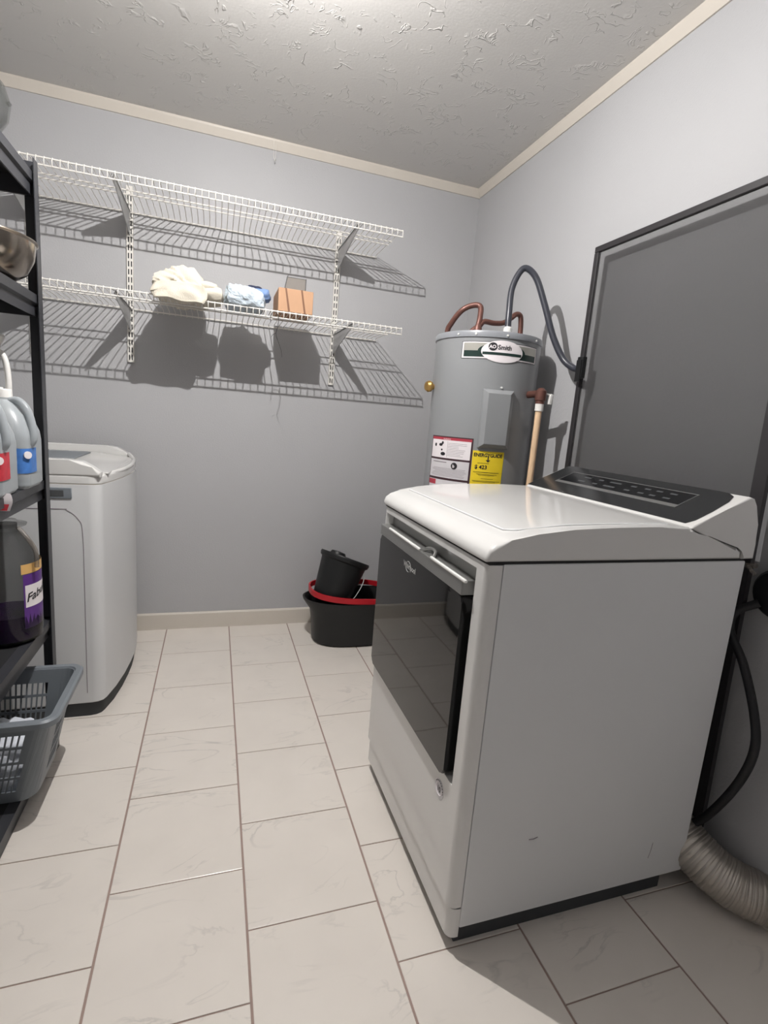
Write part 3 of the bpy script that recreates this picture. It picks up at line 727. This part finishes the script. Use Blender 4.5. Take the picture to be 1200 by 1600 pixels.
obj('plug_body', pb, M['cord'], pg)
tube_c = NB()
tube(tube_c, catmull([(1.528, -1.905, .800), (1.50, -1.872, .765), (1.49, -1.876, .715), (1.49, -1.925, .647), (1.49, -1.975, .54), (1.49, -1.993, .45), (1.488, -1.970, .335), (1.480, -1.915, .20), (1.455, -1.875, .15), (1.426, -1.84, .14)], 7), .0105, 10)
obj('power_cord', tube_c, M['cord'], pg)
cl = NB(); box(cl, 1.495, 1.530, -1.884, -1.872, .884, .896, .003, 2); tube(cl, [(1.50, -1.878, .890), (1.49, -1.893, .885), (1.50, -1.900, .873)], .0045, 8)
obj('wall_clip', cl, M['smoke'], label='small clear plastic clip above the round plug', cat='clip', loc=(1.51, -1.88, .89))

# ------------------------------------------------------------------ washing machine
wm = thing('washing_machine', 'white top-loading washing machine in the left corner behind the black rack', 'washing machine', (-.45, -.43, 0))
def wplan(d=0.0, xb=-.82):
    """plan outline: square back, bowed front facing +x with rounded corners"""
    pts = [(xb+d, -.075-d), (xb+d, -.795+d)]
    a = [(-.190, -.795), (-.170, -.791), (-.155, -.780), (-.147, -.762), (-.128, -.68), (-.113, -.58), (-.105, -.48), (-.102, -.40), (-.105, -.32), (-.115, -.22), (-.135, -.13), (-.150, -.095), (-.165, -.080), (-.19, -.075)]
    cy = -.435
    for x, y in a:
        pts.append((x-d, y+(d if y < cy else -d)*(1 if abs(y-cy) > .28 else 0)))
    return pts
def stack(levels): 
    bm = NB(); loft(bm, [[(x, y, z) for x, y in wplan(d)] for d, z in levels]); return bm
obj('base', stack([(.012, .001), (.008, .058)]), M['dark_base'], wm)
obj('cabinet', stack([(.003, .058), (0, .064), (0, .878)]), M['enamel_side'], wm)
obj('top_gap', stack([(.0015, .878), (.0015, .882)]), M['trim'], wm)
obj('top_deck', stack([(0, .882), (0, .903), (.003, .910), (.012, .915)]), M['enamel'], wm)
# raised side walls of the top which dip towards the front
for y0, y1 in ((-.796, -.742), (-.128, -.074)):
    rb = NB()
    prism(rb, [(-.82, .905), (-.82, .962), (-.245, .962), (-.205, .957), (-.175, .940), (-.150, .922), (-.150, .905)], 'y', y0, y1, .010, 3)
    obj('side_rail', rb, M['enamel'], wm)
lid = NB()
prism(lid, [(-.62, .918), (-.62, .936), (-.30, .932), (-.19, .921), (-.135, .916), (-.135, .911), (-.62, .911)], 'y', -.738, -.132, .006, 2)
lido = obj('lid', lid, M['enamel'], wm)
obj('lid_window', box(NB(), -.58, -.30, -.68, -.19, .9315, .9365, .002, 1), M['grey_plastic'], lido, label='grey lid window')
hb = NB()
tube(hb, catmull([(-.147, -.705, .906), (-.132, -.64, .907), (-.116, -.55, .908), (-.109, -.43, .909), (-.114, -.31, .911), (-.128, -.20, .915), (-.155, -.125, .928)], 5), [.009]*31, 10)
obj('lid_handle', hb, M['enamel'], lido)
obj('console', box(NB(), -.82, -.64, -.74, -.13, .905, 1.0, .012, 3), M['enamel'], wm)
# pressed panel line on its near side
pl_ = NB()
tube(pl_, catmull([(-.70, -.7953, .793), (-.30, -.7953, .793), (-.255, -.7953, .788), (-.222, -.7953, .758), (-.209, -.7953, .710), (-.207, -.7953, .5), (-.207, -.7953, .10)], 6), .0013, 5)
obj('panel_line', pl_, M['lab_line'], wm)
gs = NB(); box(gs, -.36, -.238, -.799, -.795, .829, .867, .002, 1)
gso = obj('side_grip', gs, M['grey_plastic'], wm, label='grey grip inset on the side')
obj('grip_inset', box(NB(), -.33, -.262, -.8, -.7985, .836, .858, .001, 1), M['slot'], gso)

# ------------------------------------------------------------------ black storage rack at the left
RX1, RX0, RY1, RY0 = -.262, -.72, -.95, -1.88
rk = thing('storage_rack', 'black metal five-tier storage rack along the left wall', 'storage rack', (-.49, -1.4, 0))
def post(x, y, sx, sy):
    bm = NB(); t, wd = .0022, .034
    box(bm, min(x, x-sx*wd), max(x, x-sx*wd), min(y, y-sy*t), max(y, y-sy*t), .001, 1.808)
    box(bm, min(x, x-sx*t), max(x, x-sx*t), min(y, y-sy*wd), max(y, y-sy*wd), .001, 1.808)
    return obj('post', bm, M['rack'], rk, smooth=False)
for x, sx in ((RX1, 1), (RX0, -1)):
    for y, sy in ((RY1, 1), (RY0, -1)): post(x, y, sx, sy)
LEV = [1.775, 1.452, .915, .463, .062]
for z in LEV:
    b1 = NB(); h = .058
    def beam_y(x, s):
        bm = NB(); prism(bm, [(x, z-h), (x+s*.004, z-h), (x+s*.004, z-.030), (x+s*.012, z-.024), (x+s*.012, z), (x-s*.016, z), (x-s*.016, z-.003), (x, z-.006)], 'y', RY0+.004, RY1-.004)
        obj('beam', bm, M['rack'], rk)
    beam_y(RX1-.018, 1); beam_y(RX0+.018, -1)
    for y in (RY1-.006, RY0+.006): obj('beam', box(NB(), RX0+.004, RX1-.004, y-.004, y+.004, z-h, z, .001, 1), M['rack'], rk)
    obj('shelf_board', box(NB(), RX0+.012, RX1-.014, RY0+.01, RY1-.01, z-.012, z-.001), M['rack_board'], rk)

# top: clear jar
cj = thing('glass_jar', 'clear rounded glass jar on the top of the black rack', 'jar', (-.325, -1.20, 1.775))
obj('glass', lathe(NB(), [(.030, .0), (.055, .002), (.072, .03), (.078, .065), (.068, .10), (.045, .125), (.048, .135), (.045, .136), (.042, .127), (.063, .10), (.073, .065), (.068, .03), (.05, .006), (0, .006)], (-.325, -1.20, 1.775), 32), M['clear'], cj)
kb = NB()
for i in range(10):
    a = i*2*PI/10; lathe(kb, [(0, -.006), (.006, 0), (0, .006)], (-.325+.077*math.cos(a), -1.20+.077*math.sin(a), 1.775+.06+.028*math.sin(i*2.3)), 8)
obj('glass_knob', kb, M['clear'], cj)
# second shelf: steel bowl
bl = thing('mixing_bowl', 'round stainless steel mixing bowl on the second shelf of the rack', 'bowl', (-.375, -1.13, 1.452))
obj('bowl', lathe(NB(), [(.06, .002), (.095, .006), (.125, .028), (.142, .065), (.147, .100), (.152, .104), (.151, .107), (.144, .104), (.139, .066), (.122, .031), (.09, .010), (0, .008)], (-.375, -1.13, 1.452), 56), M['steel'], bl)
# third shelf: gallon jugs
def jug(cx, cy, z, m, label, rz=0.0):
    t = thing('gallon_jug', label, 'jug', (cx, cy, z), 'plastic gallon jugs on the rack')
    bm = NB(); rings = []
    for hw, r, zz in ((.064, .02, .001), (.072, .026, .012), (.073, .028, .13), (.071, .032, .155), (.058, .04, .20), (.034, .028, .228), (.022, .0215, .238), (.021, .0205, .252)):
        rings.append([(cx+x, cy+y, z+zz) for x, y in rrect(0, 0, hw, hw, min(r, hw*.98), 5)])
    loft(bm, rings)
    obj('body', bm, M['jug'], t)
    hb_ = NB(); tube(hb_, catmull([(cx+.020, cy-.008, z+.235), (cx+.040, cy-.014, z+.236), (cx+.062, cy-.024, z+.214), (cx+.074, cy-.030, z+.175), (cx+.078, cy-.034, z+.140), (cx+.070, cy-.034, z+.122)], 5), .0105, 10)
    obj('handle', hb_, M['jug'], t)
    obj('cap', lathe(NB(), [(.022, .243), (.022, .262), (.019, .266), (0, .266)], (cx, cy, z), 24), M['white_plastic'], t)
    pth = catmull([(cx+.040, cy-.0738, 0), (cx+.050, cy-.0730, 0), (cx+.062, cy-.0690, 0), (cx+.0700, cy-.0600, 0), (cx+.0738, cy-.048, 0), (cx+.0742, cy-.030, 0), (cx+.0742, cy-.005, 0)], 3)
    lb = NB(); g_ = [[lb.verts.new((p.x, p.y, z+zz)) for zz in (.045, .112)] for p in pth]
    for A, B in zip(g_, g_[1:]): lb.faces.new((A[0], B[0], B[1], A[1]))
    l_ = obj('label', lb, m, t, label='printed label')
    dv = Vector((.72, -.69, 0)).normalized(); cc = Vector((cx+.0715, cy-.064, z+.095))
    rd = obj('round_mark', tube(NB(), [cc-dv*.002, cc+dv*.0015], .010, 16), M['lab_white'], l_)
    return t
jug(-.325, -1.098, .915, M['jug_blue'], 'plastic gallon jug with a blue label on the middle rack shelf')
jug(-.336, -1.262, .915, M['jug_red'], 'plastic gallon jug with a red label on the middle rack shelf')
# tall white bottle behind them
wb = thing('white_bottle', 'tall white plastic bottle with a handle behind the jugs', 'bottle', (-.385, -.992, .915))
b_ = NB(); loft(b_, [[(-.388+x, -.992+y, .915+z) for x, y in rrect(0, 0, a, b, r, 5)] for a, b, r, z in ((.045, .028, .018, .001), (.048, .030, .02, .01), (.048, .030, .02, .19), (.043, .026, .018, .24), (.030, .022, .016, .27))])
obj('body', b_, M['white_plastic'], wb)
obj('neck', lathe(NB(), [(.024, .26), (.020, .30), (.020, .36), (.032, .385), (.044, .41), (.042, .416), (0, .420)], (-.392, -.992, .915), 24), M['white_plastic'], wb)
h_ = NB(); tube(h_, catmull([(-.375, -.992, 1.292), (-.352, -.992, 1.270), (-.344, -.992, 1.215), (-.346, -.992, 1.16), (-.362, -.992, 1.13)], 5), .008, 10)
obj('handle', h_, M['white_plastic'], wb)
# paper tag on the shelf edge
pt = NB(); quadpatch(pt, lambda u, v: Vector((-.306+u*.048+.004*math.sin(v*4), -1.335+u*.05, .925-v*.045+.010*(1-u))), 0, 1, 0, 1, 6, 6)
pm = bmesh.ops.solidify(pt, geom=pt.faces[:], thickness=.0006)
tg = obj('paper_slip', pt, M['lab_white'], label='white and red paper slip lying over the middle shelf edge', cat='paper', loc=(-.28, -1.31, .92))
pr_ = NB(); quadpatch(pr_, lambda u, v: Vector((-.306+u*.048+.004*math.sin(v*4)+.0006, -1.335+u*.05-.001, .925-v*.045+.010*(1-u)+.0004)), .1, .9, .62, .98, 5, 3)
obj('red_print', pr_, M['jug_red'], tg)
# fourth shelf: big clear bottle with purple cleaner
cb_ = thing('cleaner_bottle', 'large clear bottle of purple cleaner on the fourth rack shelf', 'bottle', (-.335, -1.10, .463))
def bott(k, zs=((.070, .002), (.080, .010), (.082, .05), (.080, .20), (.078, .235), (.062, .285), (.040, .315), (.028, .325), (.028, .345))):
    return [(r-k, z) for r, z in zs]
obj('body', lathe(NB(), bott(0), (-.335, -1.10, .463), 40), M['tinted'], cb_)
obj('liquid', lathe(NB(), [(.066, .006), (.077, .014), (.078, .05), (.078, .085), (0, .085)], (-.335, -1.10, .463), 40), M['liquid'], cb_)
obj('neck_ring', lathe(NB(), [(.030, .338), (.050, .340), (.052, .345), (.030, .352), (.026, .356), (.0, .356)], (-.335, -1.10, .463), 32), M['clear'], cb_)
h2 = NB(); tube(h2, catmull([(-.300, -1.115, .800), (-.272, -1.13, .770), (-.252, -1.138, .735), (-.250, -1.14, .69)], 6), .006, 10)
obj('handle', h2, M['smoke'], cb_)
def lbl(name, a0, a1, z0, z1, k, m, parent):
    bm = NB(); quadpatch(bm, lambda u, v: Vector((-.335+(.081+k)*math.cos(math.radians(u)), -1.10+(.081+k)*math.sin(math.radians(u)), v)), a0, a1, z0, z1, 12, 1)
    return obj(name, bm, m, parent)
lb1 = lbl('label', -47, 40, .512, .672, .0006, M['purple'], cb_)
lbl('gold_band', -50, 40, .674, .702, .0008, M['gold'], cb_)
lbl('white_field', -44, 36, .575, .640, .0012, M['lab_white'], lb1)
tt = NB(); textbm(tt, 'Fabuloso', .034, lambda u, v: Vector((-.335+.0828*math.cos(math.radians(-43)+u/.0828), -1.10+.0828*math.sin(math.radians(-43)+u/.0828), .590+v+u*.25)), offset=.0006, shear=.2)
obj('lettering', tt, M['lab_text'], lb1)
mg = thing('magenta_bottle', 'bottle with magenta liquid at the left end of the fourth rack shelf', 'bottle', (-.375, -1.285, .463))
obj('body', lathe(NB(), [(.045, .002), (.055, .012), (.055, .15), (.045, .19), (.020, .215), (.020, .24)], (-.375, -1.285, .463), 32), M['clear'], mg)
obj('liquid', lathe(NB(), [(.042, .006), (.052, .014), (.052, .06), (0, .06)], (-.375, -1.285, .463), 32), M['magenta'], mg)
obj('cap', lathe(NB(), [(.022, .238), (.022, .262), (0, .263)], (-.375, -1.285, .463), 20), M['white_plastic'], mg)

# ------------------------------------------------------------------ laundry basket on the bottom shelf
BZ = .063
bk = thing('laundry_basket', 'grey plastic laundry basket on the bottom shelf of the rack', 'basket', (-.44, -1.14, BZ))
def bring(t, off=0.0):
    hx = .215+.052*t+off; hy = .113+.034*t+off
    return rrect(-.450, -1.180, hx, hy, .042-.012*t+off*.6, 8)
bz = lambda t: BZ+.001+.258*t
bm = NB(); NT = 13; base = bring(0); 
# resample the outline evenly so that the openings line up
def even(pts, n):
    P = [Vector((x, y, 0)) for x, y in pts]; L = [0]
    for i in range(len(P)): L.append(L[-1]+(P[(i+1) % len(P)]-P[i]).length)
    out = []
    for k in range(n):
        s = L[-1]*((k//2)+(.70 if k % 2 else 0))/(n/2)
        for i in range(len(P)):
            if L[i+1] >= s: q = (s-L[i])/(L[i+1]-L[i]+1e-9); out.append(P[i].lerp(P[(i+1) % len(P)], q)); break
    return out
NC = 208
lev = [0, .10, .13, .29, .32, .48, .51, .67, .70, .84, .87, 1.0]
rings = [[(p.x, p.y, bz(t)) for p in even(bring(t), NC)] for t in lev]
V = [[bm.verts.new(p) for p in r] for r in rings]
x_c, y_c = -.45, -1.180
for j in range(len(lev)-1):
    solid_row = j not in (2, 4, 6, 8)
    for i in range(NC):
        p = Vector(rings[j][i]); dx, dy = abs(p.x-x_c), abs(p.y-y_c)
        corner = dx > .215-.050+.045*lev[j] and dy > .113-.045+.03*lev[j] or (dx > .19+.05*lev[j] and dy > .04)
        hole = (not solid_row) and (not corner) and (i % 2 == 0)
        if not hole: bm.faces.new((V[j][i], V[j][(i+1) % NC], V[j+1][(i+1) % NC], V[j+1][i]))
bm.faces.new(V[0])
body = obj('lattice_body', bm, M['grey_plastic'], bk, smooth=False)
sm = body.modifiers.new('thickness', 'SOLIDIFY'); sm.thickness = .0035; sm.offset = 0
rm = NB()
ra, rb_, rc_ = bring(1.0, .0), bring(1.0, .020), bring(1.0, .022)
zt = bz(1.0)
loft(rm, [[(x, y, zt-.001) for x, y in ra], [(x, y, zt+.005) for x, y in bring(1.0, .003)], [(x, y, zt+.006) for x, y in bring(1.0, .016)], [(x, y, zt+.001) for x, y in rc_], [(x, y, zt-.014) for x, y in rc_], [(x, y, zt-.014) for x, y in bring(1.0, .019)], [(x, y, zt-.003) for x, y in bring(1.0, .017)], [(x, y, zt-.004) for x, y in ra]], False, False)
obj('rim', rm, M['grey_plastic'], bk)
wc = NB()
lump(wc, (-.43, -1.20, .150), (.185, .080, .078), (20,), .5, lambda co, p: co+p.normalized()*noise.fractal(co*18, .8, 2.1, 4)*.016)
obj('white_laundry', wc, M['white_cloth'], label='crumpled white laundry inside the grey basket', cat='clothes', loc=(-.44, -1.20, .09))

# ------------------------------------------------------------------ mop bucket and its wringer
mb = thing('mop_bucket', 'black oval mop bucket on the floor with a red handle ring', 'bucket', (.96, -.235, 0))
def oval(cx, cy, a, b, z, n=56, e=2.6, lip=0):
    out = []
    for k in range(n):
        t = 2*PI*k/n; c, s = math.cos(t), math.sin(t)
        r = 1.0
        x = a*math.copysign(abs(c)**(2/e), c); y = b*math.copysign(abs(s)**(2/e), s)
        if lip: x -= lip*max(0, -c)**6
        out.append((cx+x, cy+y, z))
    return out
bm = NB()
loft(bm, [oval(.965, -.235, .220, .128, .001), oval(.965, -.235, .232, .139, .012), oval(.965, -.235, .240, .146, .12), oval(.965, -.235, .244, .149, .175, lip=.006), oval(.965, -.235, .250, .153, .205, lip=.022), oval(.965, -.235, .254, .156, .228, lip=.034), oval(.965, -.235, .256, .158, .238, lip=.034),
          oval(.965, -.235, .250, .152, .240, lip=.030), oval(.965, -.235, .238, .142, .200, lip=.01), oval(.965, -.235, .225, .132, .02)], True, True)
obj('tub', bm, M['black_plastic'], mb)
rh = NB()
def ringpt(t):
    return Vector((.955+.246*math.copysign(abs(math.cos(t))**.8, math.cos(t)), -.235+.150*math.copysign(abs(math.sin(t))**.8, math.sin(t)), .262+.018*(math.cos(t)*-1)+.006*math.sin(t)))
nR = 64; outer = []
for k in range(nR):
    c = ringpt(2*PI*k/nR); ctr = Vector((.955, -.235, c.z)); d = (c-ctr).normalized()
    outer.append([rh.verts.new(c+d*.004+Vector((0, 0, .014))), rh.verts.new(c+d*.004-Vector((0, 0, .014))), rh.verts.new(c-d*.004-Vector((0, 0, .014))), rh.verts.new(c-d*.004+Vector((0, 0, .014)))])
for k in range(nR):
    A, B = outer[k], outer[(k+1) % nR]
    for j in range(4): rh.faces.new((A[j], A[(j+1) % 4], B[(j+1) % 4], B[j]))
obj('handle_ring', rh, M['red'], mb, label='red handle ring')
wr = thing('mop_wringer', 'black plastic wringer basket tilted in the mop bucket', 'wringer', (.835, -.255, .225))
wb_ = NB()
WR = [(.070, 0), (.098, .008), (.104, .05), (.116, .15), (.122, .195), (.132, .202), (.136, .216), (.133, .226), (.126, .222), (.118, .200), (.108, .15), (.096, .05), (.05, .02), (0, .02)]
lathe(wb_, WR, (.835, -.255, .225), 44)
obj('basket', wb_, M['black_plastic'], wr)
tb = NB(); 
lathe(tb, [(.038, -.06), (.042, .006), (.044, .026), (.036, .040), (0, .044)], (.835-.060, -.255-.045, .225+.200), 24)
obj('spout', tb, M['black_plastic'], wr)
sg = NB(); box(sg, .80, .845, -.3465, -.3445, .238, .252); obj('sticker', sg, M['lab_line'], wr)
bw = NB(); tube(bw, catmull([(.935, -.30, .42), (.955, -.315, .36), (.94, -.32, .28), (.92, -.315, .235)], 6), .002, 6); obj('wire_bail', bw, M['chrome'], wr)
wr.rotation_euler = (math.radians(-10), math.radians(20), 0); wr.location = (.820, -.25, .235)
